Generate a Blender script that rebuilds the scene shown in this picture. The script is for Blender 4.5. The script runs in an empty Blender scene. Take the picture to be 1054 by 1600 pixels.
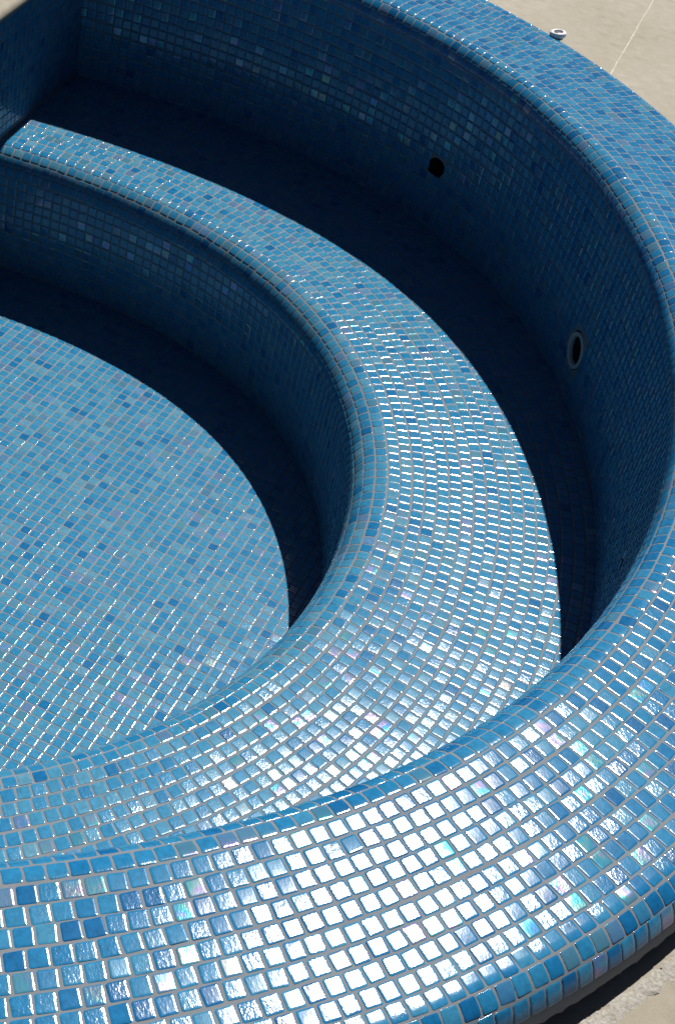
import bpy, bmesh, math, random
import numpy as np
from mathutils import Matrix, Vector

rng = np.random.default_rng(11)
random.seed(5)
U = 0.0265                 # one small mosaic tile and its joint, in metres
DECK_Z = 31.8              # deck level above the pool floor, in tiles; world z = 0 is the deck
scene = bpy.context.scene


def to_world(p):
    p = np.asarray(p, float)
    return np.stack([p[..., 0] * U, p[..., 1] * U, (p[..., 2] - DECK_Z) * U], -1)


# ------------------------------------------------------------------ camera
CAM_POS = np.array([0.0, -115.4538, 96.8900])
CAM_R = np.array([0.90952614, -0.35514642, 0.21594726])
CAM_U = np.array([0.08401377, 0.66590261, 0.74129306])
CAM_F = np.array([0.40706742, 0.65608287, -0.63549303])
FOCAL = 2323.616
cam_data = bpy.data.cameras.new("camera")
cam = bpy.data.objects.new("camera", cam_data)
scene.collection.objects.link(cam)
scene.camera = cam
cam_data.sensor_fit = 'VERTICAL'
cam_data.sensor_height = 24.0
cam_data.lens = 24.0 * FOCAL / 1600.0
cam_data.clip_start = 0.02
cam_data.clip_end = 500.0
cw = to_world(CAM_POS)
cam.matrix_world = Matrix(((CAM_R[0], CAM_U[0], -CAM_F[0], cw[0]), (CAM_R[1], CAM_U[1], -CAM_F[1], cw[1]),
                           (CAM_R[2], CAM_U[2], -CAM_F[2], cw[2]), (0, 0, 0, 1)))


def project(p):
    d = np.asarray(p) - CAM_POS
    z = d @ CAM_F
    z = np.where(z > 1, z, 1e-3)
    return 527 + FOCAL * (d @ CAM_R) / z, 800 - FOCAL * (d @ CAM_U) / z, z


# ------------------------------------------------------------------ sky, sun, exposure
SUN_AZ, SUN_EL = 0.7320, 0.9332
world = bpy.data.worlds.new("World")
scene.world = world
world.use_nodes = True
wn = world.node_tree
bg = wn.nodes["Background"]
sky = wn.nodes.new("ShaderNodeTexSky")
sky.sky_type = 'NISHITA'
sky.sun_disc = False
sky.sun_elevation = SUN_EL
sky.sun_rotation = SUN_AZ
sky.air_density = 0.28
sky.dust_density = 0.3
sky.ozone_density = 2.0
wn.links.new(sky.outputs[0], bg.inputs[0])
bg.inputs[1].default_value = 0.05

sun_data = bpy.data.lights.new("sun", 'SUN')
sun_data.energy = 5.0
sun_data.angle = math.radians(0.53)
sun_data.color = (1.0, 0.96, 0.90)
sun = bpy.data.objects.new("sun", sun_data)
scene.collection.objects.link(sun)
sdir = Vector((math.sin(SUN_AZ) * math.cos(SUN_EL), math.cos(SUN_AZ) * math.cos(SUN_EL), math.sin(SUN_EL)))
sun.rotation_euler = sdir.to_track_quat('Z', 'Y').to_euler()
sun.location = (3, 3, 6)

vs = scene.view_settings
vs.view_transform = 'Standard'
vs.look = 'None'
vs.exposure = 0.46
vs.gamma = 1.0
vs.use_curve_mapping = False

# ------------------------------------------------------------------ materials


def new_mat(name):
    m = bpy.data.materials.new(name)
    m.use_nodes = True
    return m, m.node_tree, m.node_tree.nodes["Principled BSDF"]


def node(nt, kind, **kw):
    n = nt.nodes.new(kind)
    for k, v in kw.items():
        setattr(n, k, v)
    return n


def math_node(nt, op, a=None, b=None, c=None):
    n = nt.nodes.new("ShaderNodeMath")
    n.operation = op
    for i, v in enumerate((a, b, c)):
        if v is None:
            continue
        if isinstance(v, (int, float)):
            n.inputs[i].default_value = v
        else:
            nt.links.new(v, n.inputs[i])
    return n.outputs[0]


def map_range(nt, v, a, b, c, d):
    n = nt.nodes.new("ShaderNodeMapRange")
    n.inputs[1].default_value, n.inputs[2].default_value = a, b
    n.inputs[3].default_value, n.inputs[4].default_value = c, d
    nt.links.new(v, n.inputs[0])
    return n.outputs[0]


def ramp(nt, fac, stops, interp='LINEAR'):
    n = nt.nodes.new("ShaderNodeValToRGB")
    cr = n.color_ramp
    cr.interpolation = interp
    while len(cr.elements) < len(stops):
        cr.elements.new(0.5)
    for e, (p, c) in zip(cr.elements, stops):
        e.position = p
        e.color = (*c, 1)
    nt.links.new(fac, n.inputs[0])
    return n.outputs[0]


def noise(nt, scale, detail=2.0, rough=0.5, vec=None):
    n = nt.nodes.new("ShaderNodeTexNoise")
    n.inputs["Scale"].default_value = scale
    n.inputs["Detail"].default_value = detail
    n.inputs["Roughness"].default_value = rough
    if vec is not None:
        nt.links.new(vec, n.inputs["Vector"])
    return n.outputs["Fac"]


def glass_tile_material(name, per_object):
    """Glazed glass mosaic: the tint (red: colour, green: pearl lustre, blue: surface wobble) comes with each tile."""
    m, nt, b = new_mat(name)
    if per_object:
        src = node(nt, "ShaderNodeObjectInfo").outputs["Color"]
    else:
        src = node(nt, "ShaderNodeAttribute", attribute_name="tint").outputs["Color"]
    sep = node(nt, "ShaderNodeSeparateColor")
    nt.links.new(src, sep.inputs[0])
    hue, pearl, wob = sep.outputs
    pos = node(nt, "ShaderNodeNewGeometry").outputs["Position"]
    col = ramp(nt, hue, [(0.0, (0.006, 0.100, 0.249)), (0.10, (0.008, 0.122, 0.277)), (0.24, (0.013, 0.142, 0.296)),
                         (0.50, (0.025, 0.171, 0.314)), (0.74, (0.044, 0.194, 0.315)), (0.88, (0.076, 0.211, 0.302)), (1.0, (0.074, 0.176, 0.328))])
    cloud = map_range(nt, noise(nt, 110.0, 4.0, 0.65, pos), 0.3, 0.7, 0.80, 1.18)
    mul = node(nt, "ShaderNodeMix", data_type='RGBA', blend_type='MULTIPLY')
    mul.inputs[0].default_value = 1.0
    nt.links.new(col, mul.inputs[6])
    nt.links.new(cloud, mul.inputs[7])
    is_pearl = map_range(nt, pearl, 0.89, 0.95, 0.0, 1.0)
    milky = ramp(nt, wob, [(0.0, (0.062, 0.205, 0.310)), (0.45, (0.085, 0.235, 0.330)), (0.75, (0.085, 0.200, 0.360)), (1.0, (0.105, 0.200, 0.360))])
    pm = node(nt, "ShaderNodeMix", data_type='RGBA')
    nt.links.new(math_node(nt, 'MULTIPLY', is_pearl, 0.85), pm.inputs[0])
    nt.links.new(mul.outputs[2], pm.inputs[6])
    nt.links.new(milky, pm.inputs[7])
    nt.links.new(pm.outputs[2], b.inputs["Base Color"])
    b.inputs["IOR"].default_value = 1.52
    nt.links.new(map_range(nt, is_pearl, 0, 1, 0.0, 0.22), b.inputs["Metallic"])
    nt.links.new(map_range(nt, wob, 0, 1, 0.098, 0.142), b.inputs["Roughness"])
    film = math_node(nt, 'MULTIPLY_ADD', noise(nt, 38.0, 1.0, 0.5, pos), 380.0, math_node(nt, 'MULTIPLY_ADD', hue, 300.0, 120.0))
    nt.links.new(math_node(nt, 'MULTIPLY', film, is_pearl), b.inputs["Thin Film Thickness"])
    b.inputs["Thin Film IOR"].default_value = 1.85
    # hammered surface of the poured glass
    mp = node(nt, "ShaderNodeMapping")
    mp.inputs["Rotation"].default_value = (0.0, 0.0, 0.6)
    mp.inputs["Scale"].default_value = (1.7, 0.8, 1.2)
    nt.links.new(pos, mp.inputs["Vector"])
    n1 = noise(nt, 150.0, 2.0, 0.55, mp.outputs[0])
    n2 = noise(nt, 420.0, 1.5, 0.5, pos)
    hgt = math_node(nt, 'MULTIPLY_ADD', n2, 0.35, n1)
    bump = node(nt, "ShaderNodeBump")
    bump.inputs["Distance"].default_value = 0.00085
    nt.links.new(map_range(nt, math_node(nt, 'POWER', wob, 1.8), 0, 1, 0.06, 0.43), bump.inputs["Strength"])
    nt.links.new(hgt, bump.inputs["Height"])
    nt.links.new(bump.outputs[0], b.inputs["Normal"])
    return m


MAT_TILE = glass_tile_material("glass_mosaic", False)
MAT_TILE_OBJ = glass_tile_material("glass_mosaic_single", True)

MAT_GROUT, nt, b = new_mat("grey_grout")
pos = node(nt, "ShaderNodeNewGeometry").outputs["Position"]
g = noise(nt, 1400.0, 2.0, 0.6, pos)
nt.links.new(ramp(nt, math_node(nt, 'MULTIPLY_ADD', noise(nt, 9.0, 3.0, 0.6, pos), 0.5, math_node(nt, 'MULTIPLY', g, 0.5)),
                  [(0.25, (0.104, 0.119, 0.137)), (0.5, (0.140, 0.159, 0.179)), (0.8, (0.182, 0.203, 0.227))]), b.inputs["Base Color"])
b.inputs["Roughness"].default_value = 0.85
bp = node(nt, "ShaderNodeBump")
bp.inputs["Strength"].default_value = 0.6
bp.inputs["Distance"].default_value = 0.0006
nt.links.new(g, bp.inputs["Height"])
nt.links.new(bp.outputs[0], b.inputs["Normal"])

MAT_DECK, nt, b = new_mat("sandy_concrete")
pos = node(nt, "ShaderNodeNewGeometry").outputs["Position"]
big = noise(nt, 3.2, 5.0, 0.62, pos)
mid = noise(nt, 24.0, 5.0, 0.7, pos)
fine = noise(nt, 420.0, 2.0, 0.7, pos)
mix = math_node(nt, 'MULTIPLY_ADD', mid, 0.42, math_node(nt, 'MULTIPLY_ADD', fine, 0.28, math_node(nt, 'MULTIPLY', big, 0.30)))
nt.links.new(ramp(nt, mix, [(0.36, (0.172, 0.146, 0.100)), (0.45, (0.228, 0.202, 0.150)), (0.54, (0.254, 0.226, 0.174)), (0.64, (0.305, 0.280, 0.230))]), b.inputs["Base Color"])
b.inputs["Roughness"].default_value = 0.75
bp = node(nt, "ShaderNodeBump")
bp.inputs["Strength"].default_value = 0.5
bp.inputs["Distance"].default_value = 0.0015
nt.links.new(math_node(nt, 'MULTIPLY_ADD', fine, 0.5, mid), bp.inputs["Height"])
nt.links.new(bp.outputs[0], b.inputs["Normal"])

MAT_MORTAR, nt, b = new_mat("pale_mortar")
pos = node(nt, "ShaderNodeNewGeometry").outputs["Position"]
f2 = noise(nt, 160.0, 4.0, 0.7, pos)
nt.links.new(ramp(nt, f2, [(0.3, (0.212, 0.188, 0.153)), (0.5, (0.306, 0.288, 0.253)), (0.7, (0.389, 0.377, 0.347))]), b.inputs["Base Color"])
b.inputs["Roughness"].default_value = 0.9
bp = node(nt, "ShaderNodeBump")
bp.inputs["Strength"].default_value = 0.9
bp.inputs["Distance"].default_value = 0.003
nt.links.new(f2, bp.inputs["Height"])
nt.links.new(bp.outputs[0], b.inputs["Normal"])


def plain(name, col, rough, metal=0.0, grain=None):
    m, nt, b = new_mat(name)
    b.inputs["Roughness"].default_value = rough
    b.inputs["Metallic"].default_value = metal
    p = node(nt, "ShaderNodeNewGeometry").outputs["Position"]
    f = noise(nt, grain or 120.0, 3.0, 0.6, p)
    lo = tuple(c * 0.75 for c in col)
    hi = tuple(min(1, c * 1.2) for c in col)
    nt.links.new(ramp(nt, f, [(0.3, lo), (0.7, hi)]), b.inputs["Base Color"])
    return m


MAT_PIPE = plain("grey_pipe_plastic", (0.34, 0.35, 0.35), 0.6, grain=420.0)
MAT_DARK = plain("dark_hole", (0.012, 0.012, 0.013), 0.9)
MAT_FOUND = plain("rough_foundation", (0.06, 0.065, 0.075), 0.95, grain=30.0)
MAT_WHITE = plain("white_plastic", (0.74, 0.74, 0.76), 0.35)
MAT_SLOT = plain("grey_slot", (0.10, 0.10, 0.11), 0.5)
MAT_JOINT = plain("pale_joint_filler", (0.40, 0.37, 0.305), 0.8)
MAT_STAIN = plain("brown_stain", (0.27, 0.235, 0.18), 0.8)

# ------------------------------------------------------------------ helpers: objects


def link_mesh(name, me, parent=None, kind=None, label=None, cat=None, mat=None):
    o = bpy.data.objects.new(name, me)
    scene.collection.objects.link(o)
    if parent is not None:
        o.parent = parent
    if mat is not None and not me.materials:
        me.materials.append(mat)
    if kind:
        o["kind"] = kind
    if label:
        o["label"] = label
    if cat:
        o["category"] = cat
    return o


def mesh_from(name, verts, faces, smooth=False):
    me = bpy.data.meshes.new(name)
    me.from_pydata([tuple(map(float, v)) for v in verts], [], [tuple(map(int, f)) for f in faces])
    me.update()
    if smooth:
        me.polygons.foreach_set("use_smooth", np.ones(len(me.polygons), bool))
    return me


def thing(name, label, cat, loc=(0, 0, 0), kind=None):
    o = bpy.data.objects.new(name, None)
    o.empty_display_size = 0.1
    o.location = loc
    scene.collection.objects.link(o)
    o["label"] = label
    o["category"] = cat
    if kind:
        o["kind"] = kind
    return o


def grid_mesh(name, P, flip=False, skip=None):
    """P: (n, m, 3) world points."""
    n, m = P.shape[:2]
    idx = np.arange(n * m).reshape(n, m)
    a, bq, c, d = idx[:-1, :-1], idx[1:, :-1], idx[1:, 1:], idx[:-1, 1:]
    F = np.stack([a, d, c, bq] if flip else [a, bq, c, d], -1)
    F = F[~skip] if skip is not None else F.reshape(-1, 4)
    return mesh_from(name, P.reshape(-1, 3), F.reshape(-1, 4), True)


# ------------------------------------------------------------------ plan of the pool (support functions, in tiles)
SEAT_H = (6.453561, -7.870013, -0.537380, 2.905421, 0.0, 0.0)
RIM_H = (6.453561 + 2.633874, -7.870013 + 0.917362, -0.537380 - 1.208709, 2.905421 + 0.365785, 0.387594, 0.507942)
RIM_D = (-0.954098, -0.417641)
ROW = 1.158201
Z_SEAT, Z_RIM = 14.52475, 35.43398
R_SEAT, B_SEAT = 57.71897, 3.14288
B_RIM = 2.35497
R_RIM0 = 81.8198            # a joint line on the flat of the rim
R_RIM_IN = 80.5552          # where the flat turns down into the pool
R_RIM_OUT = 94.08944 - B_RIM
R_WALL = R_RIM_IN - B_RIM
R_RISER = R_SEAT - B_SEAT
TH0, TH1 = math.radians(-126), math.radians(63)
WALL_P = np.array([36.54, 33.30])
WALL_D = np.array([0.605, 0.7962])
WALL_D = WALL_D / np.linalg.norm(WALL_D)
WALL_N = np.array([WALL_D[1], -WALL_D[0]])


def harm(H, th):
    a2, b2, a3, b3, a4, b4 = H
    h = a2 * np.cos(2 * th) + b2 * np.sin(2 * th) + a3 * np.cos(3 * th) + b3 * np.sin(3 * th) + a4 * np.cos(4 * th) + b4 * np.sin(4 * th)
    hp = -2 * a2 * np.sin(2 * th) + 2 * b2 * np.cos(2 * th) - 3 * a3 * np.sin(3 * th) + 3 * b3 * np.cos(3 * th) - 4 * a4 * np.sin(4 * th) + 4 * b4 * np.cos(4 * th)
    hpp = -4 * (a2 * np.cos(2 * th) + b2 * np.sin(2 * th)) - 9 * (a3 * np.cos(3 * th) + b3 * np.sin(3 * th)) - 16 * (a4 * np.cos(4 * th) + b4 * np.sin(4 * th))
    return h, hp, hpp


class Plan:
    def __init__(self, H, D):
        self.H, self.D = H, D

    def base(self, th):
        h, hp, _ = harm(self.H, th)
        return np.stack([self.D[0] + h * np.cos(th) - hp * np.sin(th), self.D[1] + h * np.sin(th) + hp * np.cos(th)], -1)

    def at(self, th, R):
        n = np.stack([np.cos(th), np.sin(th)], -1)
        return self.base(th) + n * np.asarray(R)[..., None]

    def rho(self, th, R):
        h, _, hpp = harm(self.H, th)
        return R + h + hpp

    def depth(self, xy, R):
        """how far inside the curve of offset R a point lies (negative: outside)"""
        th = np.linspace(TH0, TH1, 190)
        h = harm(self.H, th)[0]
        n = np.stack([np.cos(th), np.sin(th)], -1)
        q = (np.asarray(xy) - np.array(self.D))
        return (h + R - q @ n.T).min(-1)


SEAT, RIM = Plan(SEAT_H, (0, 0)), Plan(RIM_H, RIM_D)


def wall_side(xy):
    return (np.asarray(xy) - WALL_P) @ WALL_N


def profile_rim(s):
    """cross-section of rim and wall: arc length -> offset, height, normal (radial, up); s grows outwards"""
    s = np.asarray(s, float)
    arc = B_RIM * math.pi / 2
    s_in, s_out = R_RIM_IN - R_RIM0, R_RIM_OUT - R_RIM0
    pi_ = np.clip((s_in - s) / B_RIM, 0, math.pi / 2)
    po = np.clip((s - s_out) / B_RIM, 0, math.pi / 2)
    down_in = np.maximum(s_in - arc - s, 0)
    down_out = np.maximum(s - s_out - arc, 0)
    R = R_RIM0 + np.clip(s, s_in, s_out) - B_RIM * np.sin(pi_) + B_RIM * np.sin(po)
    z = Z_RIM - B_RIM * (1 - np.cos(pi_)) - B_RIM * (1 - np.cos(po)) - down_in - down_out
    nr = -np.sin(pi_) + np.sin(po)
    nz = np.cos(pi_) * np.cos(po)
    return R, z, nr, nz


def profile_seat(s):
    s = np.asarray(s, float)
    arc = B_SEAT * math.pi / 2
    p = np.clip(-s / B_SEAT, 0, math.pi / 2)
    down = np.maximum(-arc - s, 0)
    R = R_SEAT + np.maximum(s, 0) - B_SEAT * np.sin(p)
    z = Z_SEAT - B_SEAT * (1 - np.cos(p)) - down
    return R, z, -np.sin(p), np.cos(p)


# ------------------------------------------------------------------ the tile itself
TH_TILE = 0.042            # how proud of the grout


def tile_template(ta, tb, rough=0.0, low=False, bend=False, edge=0.185, soft=0.140):
    """vertices (a, b, h), normals and faces of one cushion-edged tile, ta x tb"""
    def octagon(wa, wb, cut):
        if bend:      # two more corners half way, so that the tile follows the rounded edge
            return [(wa - cut, wb), (wa, wb - cut), (wa, -wb + cut), (wa - cut, -wb), (0, -wb), (-wa + cut, -wb), (-wa, -wb + cut), (-wa, wb - cut), (-wa + cut, wb), (0, wb)]
        return [(wa - cut, wb), (wa, wb - cut), (wa, -wb + cut), (wa - cut, -wb), (-wa + cut, -wb), (-wa, -wb + cut), (-wa, wb - cut), (-wa + cut, wb)]
    wa, wb = ta / 2, tb / 2
    rings = [(octagon(wa, wb, 0.07), -TH_TILE - 0.075), (octagon(wa - 0.026, wb - 0.026, 0.07), -0.010), (octagon(wa - soft, wb - soft, 0.05), 0.0)]
    tilt = [1.0, edge, 0.010]
    if low:
        rings, tilt = [rings[0], rings[2]], [1.0, 0.05]
    V, N = [], []
    for (pts, h), t in zip(rings, tilt):
        for k, (x, y) in enumerate(pts):
            jx = random.gauss(0, rough)
            jy = random.gauss(0, rough)
            V.append((x + jx, y + jy, h))
            c = math.cos(math.asin(min(1, t)))
            d = math.hypot(x, y)
            # bevel normals follow the nearer side
            ex, ey = (math.copysign(1, x), 0) if abs(x) / wa > abs(y) / wb else (0, math.copysign(1, y))
            N.append((t * ex, t * ey, c))
    F = []
    n = 10 if bend else 8
    for r in range(len(rings) - 1):
        for k in range(n):
            k2 = (k + 1) % n
            F.append((r * n + k2, r * n + k, (r + 1) * n + k, (r + 1) * n + k2))
    top = (len(rings) - 1) * n
    if bend:
        F.append(tuple(top + k for k in (4, 3, 2, 1, 0, 9)))
        F.append(tuple(top + k for k in (9, 8, 7, 6, 5, 4)))
    else:
        F.append(tuple(top + k for k in reversed(range(8))))
    return np.array(V), np.array(N), F


def tints(n, pearl_share=1.0):
    """per tile: colour, pearl, wobble"""
    hue = 0.12 + 0.82 * rng.beta(3.4, 3.0, n)
    odd = rng.random(n)
    hue = np.where(odd < 0.040, rng.uniform(0.0, 0.14, n), hue)
    hue = np.where(odd > 0.955, rng.uniform(0.86, 1.0, n), hue)
    hue = np.clip(hue, 0, 1)
    return np.stack([hue, rng.random(n), rng.random(n)], -1)


class Mosaic:
    """gathers many tiles into one mesh"""
    def __init__(self):
        self.V, self.N, self.L, self.S, self.T = [], [], [], [], []
        self.nv = 0

    def add(self, P, N, F, tint):
        """P, N: (M, k, 3) world; F: faces of one tile; tint (M, 3)"""
        M, k = P.shape[:2]
        if M == 0:
            return
        fl = np.concatenate([np.array(f) for f in F])
        sizes = np.array([len(f) for f in F])
        off = (self.nv + np.arange(M) * k)[:, None]
        self.L.append((fl[None] + off).ravel())
        self.S.append(np.tile(sizes, M))
        self.V.append(P.reshape(-1, 3))
        self.N.append(N.reshape(-1, 3))
        self.T.append(np.repeat(np.concatenate([tint, np.ones((M, 1))], 1), k, 0))
        self.nv += M * k

    def build(self, name, parent, mat):
        V, N, L, S, T = (np.concatenate(x) for x in (self.V, self.N, self.L, self.S, self.T))
        me = bpy.data.meshes.new(name)
        me.vertices.add(len(V))
        me.vertices.foreach_set("co", V.astype(np.float32).ravel())
        me.loops.add(len(L))
        me.loops.foreach_set("vertex_index", L.astype(np.int32))
        me.polygons.add(len(S))
        st = np.concatenate([[0], np.cumsum(S)[:-1]])
        me.polygons.foreach_set("loop_start", st.astype(np.int32))
        me.polygons.foreach_set("use_smooth", np.ones(len(S), bool))
        me.update(calc_edges=True)
        at = me.attributes.new("tint", 'FLOAT_COLOR', 'POINT')
        at.data.foreach_set("color", T.astype(np.float32).ravel())
        N = N / np.linalg.norm(N, axis=1, keepdims=True)
        me.normals_split_custom_set_from_vertices(N.astype(np.float32))
        o = link_mesh(name, me, parent, kind="stuff", mat=mat)
        return o


class Field:
    batch = 0.0              # a darker or paler batch of glass
    lustre = 0.0             # more or fewer pearly tiles
    """all tiles of one surface; the largest 300 in the picture become objects, the rest one mosaic"""
    def __init__(self):
        self.jobs = []       # (centre frame arrays, template key)
        self.templates = {}

    def template(self, key, V, N, F):
        self.templates[key] = (V, N, F)

    def add(self, key, C, A, B, NN):
        """key: template key; C centres (M,3) in tile units; A, B, NN unit axes (M,3)"""
        for i in range(len(C)):
            pass
        self.jobs.append((key, C, A, B, NN))

    def build(self, parent, n_single=300, mosaic_name="mosaic"):
        keys = [j[0] for j in self.jobs]
        cnt = [len(j[1]) for j in self.jobs]
        C = np.concatenate([j[1] for j in self.jobs])
        A = np.concatenate([j[2] for j in self.jobs])
        B = np.concatenate([j[3] for j in self.jobs])
        NN = np.concatenate([j[4] for j in self.jobs])
        kid = np.repeat(np.arange(len(keys)), cnt)
        M = len(C)
        # hand laid: every tile sits a little askew
        r = rng.normal(0, 1, (M, 6))
        rot = 0.024 * r[:, :1]
        A, B = A + rot * B, B - rot * A
        C = C + 0.014 * r[:, 1:2] * A + 0.014 * r[:, 2:3] * B
        ta, tb = 0.0115 * r[:, 3:4], 0.0115 * r[:, 4:5]
        A2 = A + ta * NN
        B2 = B + tb * NN
        A2 /= np.linalg.norm(A2, axis=1, keepdims=True)
        N2 = np.cross(A2, B2)
        N2 /= np.linalg.norm(N2, axis=1, keepdims=True)
        B2 = np.cross(N2, A2)
        tint = tints(M)
        tint[:, 0] = np.clip(tint[:, 0] + self.batch, 0.0, 1.0)
        tint[:, 1] = np.clip(tint[:, 1] + self.lustre, 0.0, 1.0)
        x, y, z = project(C)
        view = (CAM_POS - C)
        dist = np.linalg.norm(view, axis=1)
        facing = (view * N2).sum(1) / dist
        inside = (x > 6) & (x < 1048) & (y > 6) & (y < 1594) & (facing > 0.05)
        size = np.where(inside, facing / dist ** 2, 0)
        near = (x > -350) & (x < 1400) & (y > -450) & (y < 2000)
        pick = np.zeros(M, bool)
        vis = self.visible(C, N2)
        order = np.argsort(-size * vis)
        pick[order[:n_single]] = True
        pick &= size * vis > 0
        mo = Mosaic()
        # singles
        shared = {}
        k_single = 0
        for i in np.nonzero(pick)[0]:
            key = keys[kid[i]]
            var = int(rng.integers(0, 6))
            mk = (key, var)
            if mk not in shared:
                V, Nv, F = self.templates[key][0](var)
                me = mesh_from("tile", V * U, F, True)
                me.normals_split_custom_set_from_vertices([tuple(v) for v in Nv / np.linalg.norm(Nv, axis=1, keepdims=True)])
                me.materials.append(MAT_TILE_OBJ)
                shared[mk] = me
            o = bpy.data.objects.new("tile", shared[mk])
            w = to_world(C[i])
            a, bb, n = A2[i], B2[i], N2[i]
            scene.collection.objects.link(o)
            o.parent = parent
            o.matrix_world = Matrix(((a[0], bb[0], n[0], w[0]), (a[1], bb[1], n[1], w[1]), (a[2], bb[2], n[2], w[2]), (0, 0, 0, 1)))
            o.color = (*tint[i], 1.0)
            k_single += 1
        # the rest
        for ki, key in enumerate(keys):
            for low in (False, True):
                for var in range(3):
                    sel = (kid == ki) & ~pick & (near != low)
                    sel = np.nonzero(sel)[0]
                    sel = sel[sel % 3 == var]
                    if not len(sel):
                        continue
                    V, Nv, F = self.templates[key][0](var, low)
                    fr = np.stack([A2[sel], B2[sel], N2[sel]], 1)      # (M,3axes,3)
                    P = C[sel][:, None] + np.einsum('kj,mjc->mkc', V, fr)
                    Nw = np.einsum('kj,mjc->mkc', Nv, fr)
                    mo.add(to_world(P), Nw, F, tint[sel])
        if mo.nv:
            mo.build(mosaic_name, parent, MAT_TILE)
        return k_single

    def visible(self, C, N):
        return np.ones(len(C))


def ring_template(prof, s_mid, ta, tb):
    """a tile of one ring, bent to the profile, in its own frame (a: along the profile, b: along the ring, h: outwards)"""
    R0, z0, nr0, nz0 = (float(v) for v in prof(s_mid))
    ar, az = nz0, -nr0          # profile tangent
    e0, e1 = prof(s_mid - ta / 2), prof(s_mid + ta / 2)
    bend = abs(float(e0[2] - e1[2])) > 0.05

    def make(var, low=False):
        random.seed(var * 7 + 1)
        V, N, F = tile_template(ta, tb, 0.010, low, bend)
        R, z, nr, nz = prof(s_mid + V[:, 0])
        pr = R + V[:, 2] * nr - R0
        pz = z + V[:, 2] * nz - z0
        out = np.stack([pr * ar + pz * az, V[:, 1], pr * nr0 + pz * nz0], -1)
        tr, tz = nz, -nr
        wr = N[:, 0] * tr + N[:, 2] * nr
        wz = N[:, 0] * tz + N[:, 2] * nz
        No = np.stack([wr * ar + wz * az, N[:, 1], wr * nr0 + wz * nz0], -1)
        return out, No, F
    return make


def flat_template(ta, tb, edge=0.185, soft=0.140):
    def make(var, low=False):
        random.seed(var * 7 + 1)
        return tile_template(ta, tb, 0.010, low, False, edge, soft)
    return make


def ring_row(field, plan, prof, s_mid, pitch, ta, tb, phase, keep, name):
    R0, z0, nr0, nz0 = (float(v) for v in prof(s_mid))
    th = np.linspace(TH0, TH1, 4000)
    rho = np.maximum(plan.rho(th, R0), 1.0)
    L = np.concatenate([[0], np.cumsum((rho[1:] + rho[:-1]) / 2 * np.diff(th))])
    pos_ = np.arange(phase * pitch, L[-1], pitch)
    t = np.interp(pos_, L, th)
    xy = plan.at(t, np.full_like(t, R0))
    C = np.concatenate([xy, np.full((len(t), 1), z0)], 1)
    p_ = rng.uniform(0, 6.28, 3)
    wav = 0.020 * np.sin(pos_ / 7.3 + p_[0]) + 0.016 * np.sin(pos_ / 3.1 + p_[1]) + 0.022 * np.sin(pos_ / 17.0 + p_[2])
    C = C + wav[:, None] * np.stack([np.cos(t) * nz0, np.sin(t) * nz0, np.full_like(t, -nr0)], -1)
    ok = keep(C, t)
    C, t = C[ok], t[ok]
    rad = np.stack([np.cos(t), np.sin(t), 0 * t], -1)
    tan = np.stack([-np.sin(t), np.cos(t), 0 * t], -1)
    up = np.array([0, 0, 1.0])
    A = rad * nz0 + up * (-nr0)
    NN = rad * nr0 + up * nz0
    # a right-handed frame: A x B = N needs B = N x A
    B = np.cross(NN, A)
    field.template(name, ring_template(prof, s_mid, ta, tb), None, None)
    field.jobs.append((name, C, A, B, NN))


def lathe(plan, prof, s_list, ths, sink):
    R, z, nr, nz = prof(np.asarray(s_list))
    R = R - nr * sink
    z = z - nz * sink
    P = np.zeros((len(ths), len(R), 3))
    for j in range(len(R)):
        P[:, j, :2] = plan.at(ths, np.full_like(ths, R[j]))
        P[:, j, 2] = z[j]
    return P


THS = np.linspace(TH0, TH1, 260)

# ------------------------------------------------------------------ deck
deck_edge_th = np.linspace(math.radians(-122), math.radians(58.6), 200)
edge_R = R_RIM_OUT + B_RIM - 1.2
loop = RIM.at(deck_edge_th, np.full_like(deck_edge_th, edge_R))
loop = loop[wall_side(loop) > 2.0]
e0, e1 = loop[-1], loop[0]
COPING = 2.1
p0 = e0 - WALL_N * (wall_side(e0) - COPING + 3.0)
p1 = e1 - WALL_N * (wall_side(e1) - COPING + 3.0)
line = np.stack([p0 + (p1 - p0) * f for f in np.linspace(0, 1, 50)])
loop = np.concatenate([loop, line])
cen = np.array([22.0, -8.0])
far = []
for v in loop:
    d = v - cen
    far.append(d / np.linalg.norm(d))
far = np.array(far)
rings_ = [loop] + [loop + far * k for k in (6, 30, 120, 600, 3000, 6000)]
P = np.stack(rings_, 1)
P = np.concatenate([P, P[:1]], 0)
P3 = np.concatenate([P, np.full(P.shape[:2] + (1,), DECK_Z)], -1)
deck_me = grid_mesh("concrete_deck", to_world(P3))
deck = link_mesh("concrete_deck", deck_me, kind="structure", mat=MAT_DECK,
                 label="sunlit beige concrete paving that surrounds the blue pool", cat="paving")
# ground body under the deck
back = to_world(np.array([[-7000, -7000, -6.0], [7000, -7000, -6.0], [7000, 7000, -6.0], [-7000, 7000, -6.0]]))
link_mesh("ground", mesh_from("ground", back, [(0, 1, 2, 3)]), kind="structure", mat=MAT_FOUND)


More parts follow.
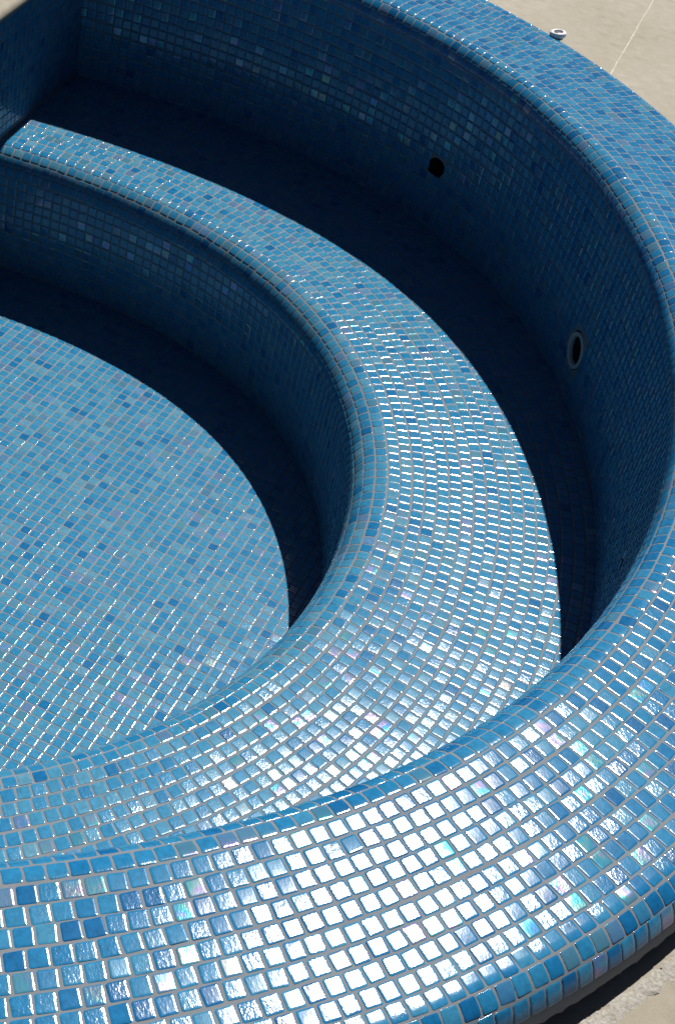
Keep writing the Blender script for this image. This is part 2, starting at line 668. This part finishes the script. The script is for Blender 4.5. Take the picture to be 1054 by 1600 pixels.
def strip(name, pts, width, z0, z1, mat, parent=None, jag=0.0, **kw):
    """a low flat band along a polyline of plan points, with a top and two sides"""
    pts = np.asarray(pts, float)
    t = np.gradient(pts, axis=0)
    t /= np.linalg.norm(t, axis=1, keepdims=True)
    n = np.stack([t[:, 1], -t[:, 0]], -1)
    w = np.asarray(width) * (1 + jag * rng.normal(0, 1, len(pts)))
    w2 = np.asarray(width) * (1 + jag * rng.normal(0, 1, len(pts)))
    l, r = pts - n * w[:, None] / 2, pts + n * w2[:, None] / 2
    rows = []
    for xy, z in ((l, z0), (l, z1), (r, z1), (r, z0)):
        rows.append(np.concatenate([xy, np.full((len(pts), 1), z)], 1))
    me = grid_mesh(name, to_world(np.stack(rows, 1)), flip=True)
    me.polygons.foreach_set("use_smooth", np.zeros(len(me.polygons), bool))
    return link_mesh(name, me, parent, mat=mat, **kw)


# pale joint across the far deck, and the smears beside it
ja, jb = np.array([130.0, 50.9]), np.array([99.5, 16.0])
jt = np.linspace(0, 1, 60)
jp = ja + (jb - ja) * jt[:, None] + np.stack([0.03 * np.sin(jt * 23), 0.03 * np.sin(jt * 31 + 1)], -1)
strip("expansion_joint", jp, 0.15, DECK_Z - 0.05, DECK_Z + 0.03, MAT_JOINT, deck, jag=0.35)

# rough mortar band that edges the near paving
mth = np.linspace(math.radians(-110), math.radians(-5), 420)
nR = len(mth)
cross = [0.0, 0.05, 0.35, 0.65, 0.95, 1.15]
Pm = np.zeros((nR, len(cross), 3))
edge_j = np.cumsum(rng.normal(0, 1, nR))
edge_j = 0.10 * rng.normal(0, 1, nR)
for j, c in enumerate(cross):
    rr = R_RIM_OUT + B_RIM + 0.62 + c + (edge_j if j < 2 else 0.10 * rng.normal(0, 1, nR))
    Pm[:, j, :2] = RIM.at(mth, rr)
    Pm[:, j, 2] = DECK_Z + (-0.05 if j in (0, len(cross) - 1) else 0.045 + 0.022 * rng.normal(0, 1, nR))
mortar_me = grid_mesh("mortar_edge", to_world(Pm), flip=False)
link_mesh("mortar_edge", mortar_me, deck, mat=MAT_MORTAR, label="rough pale mortar strip along the pool edge")

# ------------------------------------------------------------------ pool floor
floor = thing("pool_floor", "flat blue mosaic floor at the bottom of the empty round pool", "pool floor", kind="structure")
FA = 0.73330
eu = np.array([math.sin(FA), math.cos(FA)])
ev = np.array([math.cos(FA), -math.sin(FA)])
f_th = np.linspace(math.radians(-125), math.radians(66), 160)
ring_pts = SEAT.at(f_th, np.full_like(f_th, R_RISER + 0.25))
cf = np.array([20.0, -10.0])
Pf = np.stack([ring_pts * k + cf * (1 - k) for k in np.linspace(0.0, 1, 14)], 1)
ws = wall_side(Pf)
Pf = Pf - np.minimum(ws + 0.1, 0)[..., None] * WALL_N
Pf3 = np.concatenate([Pf, np.full(Pf.shape[:2] + (1,), -TH_TILE)], -1)
floor_shell = grid_mesh("grout_bed", to_world(Pf3), flip=True)
# the chord side
link_mesh("grout_bed", floor_shell, floor, mat=MAT_GROUT)
chord = [to_world(np.array([*cf, -TH_TILE - 0.004])), to_world(np.array([*Pf[-1, -1], -TH_TILE - 0.004])), to_world(np.array([*Pf[0, -1], -TH_TILE - 0.004]))]
link_mesh("grout_bed", mesh_from("grout_bed_chord", chord, [(0, 1, 2)]), floor, mat=MAT_GROUT)
fi = Field()
F0 = np.array([37.4401, 12.6424])
ii, jj = np.meshgrid(np.arange(-110, 60), np.arange(-90, 60), indexing='ij')
cxy = F0 + (ii[..., None] + 0.5) * eu + (jj[..., None] + 0.5) * ev
cxy = cxy.reshape(-1, 2)
ok = (SEAT.depth(cxy, R_RISER) > -0.56) & (wall_side(cxy) > 0.6)
cxy = cxy[ok]
C = np.concatenate([cxy, np.zeros((len(cxy), 1))], 1)
n = len(C)
fi.template("floor", flat_template(0.895, 0.895, 0.128, 0.075), None, None)
A = np.tile([*ev, 0.0], (n, 1))
NN = np.tile([0, 0, 1.0], (n, 1))
fi.jobs.append(("floor", C, A, np.cross(NN, A), NN))


def floor_visible(C, N):
    # hidden by the near seat?  sample the sight line
    hid = np.zeros(len(C), bool)
    for t in np.linspace(0.01, 0.5, 60):
        Q = C + (CAM_POS - C) * t
        hid |= (SEAT.depth(Q[:, :2], R_SEAT - 0.8) < 0) & (Q[:, 2] < Z_SEAT)
        hid |= (RIM.depth(Q[:, :2], R_RIM_IN - 0.6) < 0) & (Q[:, 2] < Z_RIM) & (RIM.depth(Q[:, :2], R_RIM_OUT) > 0)
    return (~hid).astype(float)


fi.visible = floor_visible
fi.build(floor)

# ------------------------------------------------------------------ seat (bench) with its riser
seat = thing("pool_bench", "curved sunlit mosaic seat stepping round the inside of the pool", "bench")
s_list = np.concatenate([np.linspace(-B_SEAT * math.pi / 2 - (Z_SEAT - B_SEAT) - 0.2, -B_SEAT * math.pi / 2, 6), np.linspace(-B_SEAT * math.pi / 2, 0, 14)[1:], np.linspace(0, 26, 14)[1:]])
Ps = lathe(SEAT, profile_seat, s_list, THS, TH_TILE)
link_mesh("grout_bed", grid_mesh("bench_grout", to_world(Ps), flip=True), seat, mat=MAT_GROUT)
ta, tb = ROW - 0.135, 0.950
PITCH_SEAT = 1.065


def keep_seat(C, t):
    return (RIM.depth(C[:, :2], R_WALL) > -0.56) & (wall_side(C[:, :2]) > -0.56)


fs = Field()
for k in range(-16, 24):
    s_mid = (k + 0.5) * ROW
    R, z, _, _ = profile_seat(s_mid)
    if z < -0.5:
        continue
    ph = 0.37 if k < -4 else rng.random()
    ring_row(fs, SEAT, profile_seat, s_mid, PITCH_SEAT, ta, tb, ph, keep_seat, f"seat{k}")


def seat_visible(C, N):
    hid = np.zeros(len(C), bool)
    for t in np.linspace(0.01, 0.5, 60):
        Q = C + (CAM_POS - C) * t
        hid |= (RIM.depth(Q[:, :2], R_RIM_IN - 0.4) < 0) & (Q[:, 2] < Z_RIM) & (RIM.depth(Q[:, :2], R_RIM_OUT) > 0)
    return (~hid).astype(float)


fs.visible = seat_visible
fs.build(seat)

# ------------------------------------------------------------------ curved wall under the rim
wall = thing("pool_wall", "tall shaded curved mosaic wall behind the seat with two pipe holes", "wall", kind="thing")
S_TOP = (R_RIM_IN - R_RIM0) - B_RIM * math.pi / 2
S_BOT = S_TOP - (Z_RIM - B_RIM - Z_SEAT) - 0.3
HOLES = [(math.radians(22.0), 21.55, 1.20), (math.radians(-11.3), 19.4, 2.02), (math.radians(-37.4), 22.9, 0.62)]
z_top, z_bot = float(profile_rim(S_TOP + 0.05)[1]), float(profile_rim(S_BOT)[1])


def wall_xyz(th, z, into=0.10):
    th = np.asarray(th, float)
    xy = RIM.at(th, np.full(th.shape, R_WALL + into))
    return np.concatenate([xy, np.asarray(z, float)[..., None]], -1)


ths_w = list(np.linspace(TH0, TH1, 200))
zs_w = list(np.linspace(z_bot, z_top, 14))
for th_h, z_h, r in HOLES:
    q = r * 1.3 / float(RIM.rho(np.array(th_h), R_WALL))
    ths_w = [t for t in ths_w if not (th_h - q * 1.2 < t < th_h + q * 1.2)] + [th_h - q, th_h + q]
    zs_w = [z for z in zs_w if not (abs(z - z_h - r * 1.3) < .15 or abs(z - z_h + r * 1.3) < .15)] + [z_h - r * 1.3, z_h + r * 1.3]
ths_w, zs_w = np.array(sorted(ths_w)), np.array(sorted(zs_w))
TT, ZZ = np.meshgrid(ths_w, zs_w, indexing='ij')
mid_t = (TT[:-1, :-1] + TT[1:, 1:]) / 2
mid_z = (ZZ[:-1, :-1] + ZZ[1:, 1:]) / 2
skip = np.zeros(mid_t.shape, bool)
for th_h, z_h, r in HOLES:
    q = r * 1.3 / float(RIM.rho(np.array(th_h), R_WALL))
    skip |= (abs(mid_t - th_h) < q * 1.001) & (abs(mid_z - z_h) < r * 1.3)
link_mesh("grout_bed", grid_mesh("wall_grout", to_world(wall_xyz(TT, ZZ)), flip=True, skip=skip), wall, mat=MAT_GROUT)

for hi, (th_h, z_h, r) in enumerate(HOLES):
    rho_h = float(RIM.rho(np.array(th_h), R_WALL))
    nseg = 40
    an = np.linspace(0, 2 * math.pi, nseg, endpoint=False)
    hr = r * (1 + (0.10 if hi != 1 else 0.03) * np.convolve(np.tile(rng.normal(0, 1, nseg), 3), [.25, .5, .25], 'same')[nseg:2 * nseg])
    cx, cz = np.cos(an), np.sin(an)
    sq = r * 1.3 / np.maximum(abs(cx), abs(cz))
    loops = []
    for rad, into in ((sq, 0.10), (hr, 0.08), (hr * 0.97, 1.2), (hr * 0.93, 3.5)):
        loops.append(wall_xyz(th_h + rad * cx / rho_h, z_h + rad * cz, into))
    Pq = np.stack(loops, 1)
    Pq = np.concatenate([Pq, Pq[:1]], 0)
    patch = grid_mesh("hole_edge", to_world(Pq[:, :2]), flip=False)
    link_mesh("grout_bed", patch, wall, mat=MAT_GROUT)
    bore = grid_mesh("bore", to_world(Pq[:, 1:]), flip=False)
    o = link_mesh("pipe_hole", bore, wall, mat=MAT_DARK, label=("ragged black hole in the mosaic", "dark bore inside the grey pipe end", "tiny chipped hole")[hi])
    endc = to_world(wall_xyz(np.array([th_h]), np.array([z_h]), 3.5))[0]
    ev_ = to_world(Pq[:-1, 3])
    link_mesh("hole_back", mesh_from("hole_back", np.concatenate([ev_, endc[None]]), [(k, (k + 1) % nseg, nseg) for k in range(nseg)]), o, mat=MAT_DARK)
    if hi == 1:
        # the sawn end of the pipe: a grey collar with a thick wall
        loops = []
        ro = r * (0.93 + 0.03 * np.sin(an * 3 + 1))
        ri = r * (0.70 + 0.02 * np.sin(an * 2))
        for rad, into in ((ro, 0.35), (ro, -0.06), (ro * 0.96, -0.12), (ri * 1.05, -0.10), (ri, 0.0), (ri * 0.98, 0.28)):
            loops.append(wall_xyz(th_h + rad * cx / rho_h, z_h + rad * cz, into))
        Pq = np.stack(loops, 1)
        Pq = np.concatenate([Pq, Pq[:1]], 0)
        loops2 = [wall_xyz(th_h + ri * 1.0 * k_ * cx / rho_h, z_h + ri * k_ * cz, d_) for k_, d_ in ((0.985, 0.22), (0.96, 3.3))]
        Pi = np.stack(loops2, 1)
        Pi = np.concatenate([Pi, Pi[:1]], 0)
        link_mesh("pipe_bore", grid_mesh("pipe_bore", to_world(Pi), flip=False), wall, mat=MAT_DARK)
        link_mesh("pipe_end", grid_mesh("pipe_end", to_world(Pq), flip=False), wall, mat=MAT_PIPE, label="grey sawn pipe end set in the wall")


def keep_wall(C, t):
    ok = (wall_side(C[:, :2]) > -0.56) & (C[:, 2] > Z_SEAT - 0.56)
    for th_h, z_h, r in HOLES:
        d = np.hypot((t - th_h) * float(RIM.rho(np.array(th_h), R_WALL)), C[:, 2] - z_h)
        ok &= d > (r + 0.30 if r > 1.0 else 0.85)
    return ok


PITCH_RIM = 1.095
fw = Field()
fw.lustre = 0.05
for k in range(-22, -4):
    s_mid = (k + 0.5) * ROW
    ring_row(fw, RIM, profile_rim, s_mid, PITCH_RIM, ta, 0.985, 0.5, keep_wall, f"wall{k}")


def wall_visible(C, N):
    x, y, z = project(C)
    hid = np.zeros(len(C), bool)
    for t in np.linspace(0.02, 0.6, 60):
        Q = C + (CAM_POS - C) * t
        hid |= (RIM.depth(Q[:, :2], R_RIM_IN) < 0) & (Q[:, 2] < Z_RIM) & (RIM.depth(Q[:, :2], R_RIM_OUT) > 0)
    return (~hid).astype(float)


fw.visible = wall_visible
fw.build(wall)

# ------------------------------------------------------------------ straight side wall
side = thing("side_wall", "straight shaded mosaic wall closing the pool under pale coping", "wall", kind="thing")
s0 = -8.0 + 30
ends = [-190.0, 24.0]


def side_xyz(u, z, off):
    u = np.asarray(u, float)
    xy = WALL_P + u[..., None] * WALL_D + off * WALL_N
    return np.concatenate([xy, np.asarray(z, float)[..., None] * np.ones(u.shape + (1,))], -1)


uu, zz = np.meshgrid(np.linspace(-165, 26, 60), np.linspace(-0.5, DECK_Z - 1.0, 10), indexing='ij')
link_mesh("grout_bed", grid_mesh("side_grout", to_world(side_xyz(uu, zz, -TH_TILE)), flip=False), side, mat=MAT_GROUT)
fd = Field()
uu, zz = np.meshgrid(np.arange(-160, 26, 1.095), np.arange(0.6, DECK_Z - 1.4, ROW), indexing='ij')
C = side_xyz(uu.ravel(), zz.ravel(), 0.0)
ok = (RIM.depth(C[:, :2], R_WALL) > -0.56) & ((C[:, 2] > Z_SEAT + 0.5) | (SEAT.depth(C[:, :2], R_RISER) > 0.3))
C = C[ok]
fd.template("side", flat_template(ta, 0.985), None, None)
A = np.tile([0, 0, 1.0], (len(C), 1))
NN = np.tile([*WALL_N, 0.0], (len(C), 1))
fd.jobs.append(("side", C, A, np.cross(NN, A), NN))
fd.visible = lambda C, N: ((C[:, 2] > Z_SEAT + 0.5) & (project(C)[1] < 230)).astype(float)
fd.build(side)
# coping: rounded nose over the wall
cs = [(-3.2, DECK_Z - 0.02), (0.7, DECK_Z + 0.06), (1.25, DECK_Z - 0.05), (1.55, DECK_Z - 0.35), (1.6, DECK_Z - 0.8), (1.4, DECK_Z - 1.05), (-0.3, DECK_Z - 1.1)]
us = np.linspace(-160, 19.5, 40)
Pc = np.stack([side_xyz(us, np.full_like(us, z), o_) for o_, z in cs], 1)
link_mesh("coping", grid_mesh("coping", to_world(Pc), flip=True), side, mat=MAT_DECK, label="pale stone coping along the top of the wall")

# ------------------------------------------------------------------ rim
rim = thing("parapet_wall", "broad low raised mosaic rim with rounded edges and dazzling sun glints", "parapet")
S_OUT = (R_RIM_OUT - R_RIM0) + B_RIM * math.pi / 2
s_list = np.concatenate([[S_TOP - 0.15], np.linspace(S_TOP, R_RIM_IN - R_RIM0, 13), np.linspace(R_RIM_IN - R_RIM0, R_RIM_OUT - R_RIM0, 8)[1:], np.linspace(R_RIM_OUT - R_RIM0, S_OUT, 13)[1:], [S_OUT + 0.3]])
Pr = lathe(RIM, profile_rim, s_list, THS, TH_TILE)
link_mesh("grout_bed", grid_mesh("rim_grout", to_world(Pr), flip=True), rim, mat=MAT_GROUT)
for row in (Pr[0], Pr[-1]):          # the two ends of the parapet, closed with mortar
    ring = np.concatenate([row, [[*row[-1, :2], DECK_Z - 0.4]], [[*row[0, :2], DECK_Z - 0.4]]])
    link_mesh("end_face", mesh_from("end_face", to_world(ring), [tuple(range(len(ring)))]), rim, mat=MAT_GROUT)
# rough lip and foundation below the outer tiles
R_O = R_RIM_OUT + B_RIM
zl = Z_RIM - B_RIM - 0.3
lip = [(R_O - 0.10, zl + 0.02), (R_O - 0.08, zl - 0.25), (R_O - 0.22, zl - 0.45), (R_O - 0.75, zl - 0.50)]
Pl = np.zeros((len(THS) * 3 - 2, len(lip), 3))
th3 = np.linspace(TH0, TH1, len(THS) * 3 - 2)
for j, (R, z) in enumerate(lip):
    jr = 0.03 * rng.normal(0, 1, len(th3)) if j in (1, 2) else 0
    Pl[:, j, :2] = RIM.at(th3, R + np.zeros_like(th3) + jr)
    Pl[:, j, 2] = z + (0.06 * rng.normal(0, 1, len(th3)) if j in (1, 2) else 0)
link_mesh("mortar_lip", grid_mesh("mortar_lip", to_world(Pl), flip=True), rim, mat=MAT_GROUT, label="bare grey mortar lip below the last row of tiles")
Pl = np.zeros((len(THS), 3, 3))
for j, (R, z) in enumerate([(R_O - 0.6, zl - 0.4), (R_O - 0.55, DECK_Z - 0.3), (R_O - 0.55, DECK_Z - 3)]):
    Pl[:, j, :2] = RIM.at(THS, np.full_like(THS, R))
    Pl[:, j, 2] = z
link_mesh("foundation", grid_mesh("foundation", to_world(Pl), flip=True), rim, mat=MAT_FOUND)


def keep_rim(C, t):
    return (wall_side(C[:, :2]) > -9.0) & (t < math.radians(62.7))


fr_ = Field()
fr_.batch = -0.26
for k in range(-4, 11):
    s_mid = (k + 0.5) * ROW
    more = 0.10 if k == 10 else 0.0       # the last row hangs a little lower
    ring_row(fr_, RIM, profile_rim, s_mid + more / 2, PITCH_RIM, ta + more + 0.02, 0.99, rng.random(), keep_rim, f"rim{k}")
fr_.build(rim)

# ------------------------------------------------------------------ small plastic fitting left on the far rim
cap_c = np.array([95.35, 21.55, Z_RIM - 0.06])
cap = thing("plastic_cap", "small white plastic cap with a dark slot on the far rim", "cap", to_world(cap_c))
cap.rotation_euler = (math.radians(6), math.radians(-9), math.radians(-20))
cap.scale = (0.86, 0.74, 0.80)


def lathe_local(name, prof, n=40, sx=1.0, sy=1.0):
    prof = np.array(prof)
    an = np.linspace(0, 2 * math.pi, n + 1)
    P = np.stack([prof[:, 0][None] * np.cos(an)[:, None] * sx, prof[:, 0][None] * np.sin(an)[:, None] * sy, np.tile(prof[:, 1], (n + 1, 1))], -1) * U
    return grid_mesh(name, P)


link_mesh("cap_body", lathe_local("cap_body", [(0.0, 0.15), (0.55, 0.18), (0.62, 0.72), (0.78, 0.82), (1.0, 0.74), (1.12, 0.55), (1.13, 0.30), (1.02, 0.10), (0.9, 0.0), (0.0, 0.0)], sx=1.0, sy=0.86), cap, mat=MAT_WHITE)
link_mesh("cap_slot", lathe_local("cap_slot", [(0.0, 0.60), (0.66, 0.60), (0.66, 0.5), (0, 0.5)], sx=0.95, sy=0.7), cap, mat=MAT_SLOT)
link_mesh("cap_foot", lathe_local("cap_foot", [(0.0, 0.02), (0.8, 0.02), (0.85, -0.12), (0.8, -0.3), (0.0, -0.3)], sx=0.95, sy=0.8), cap, mat=MAT_SLOT)
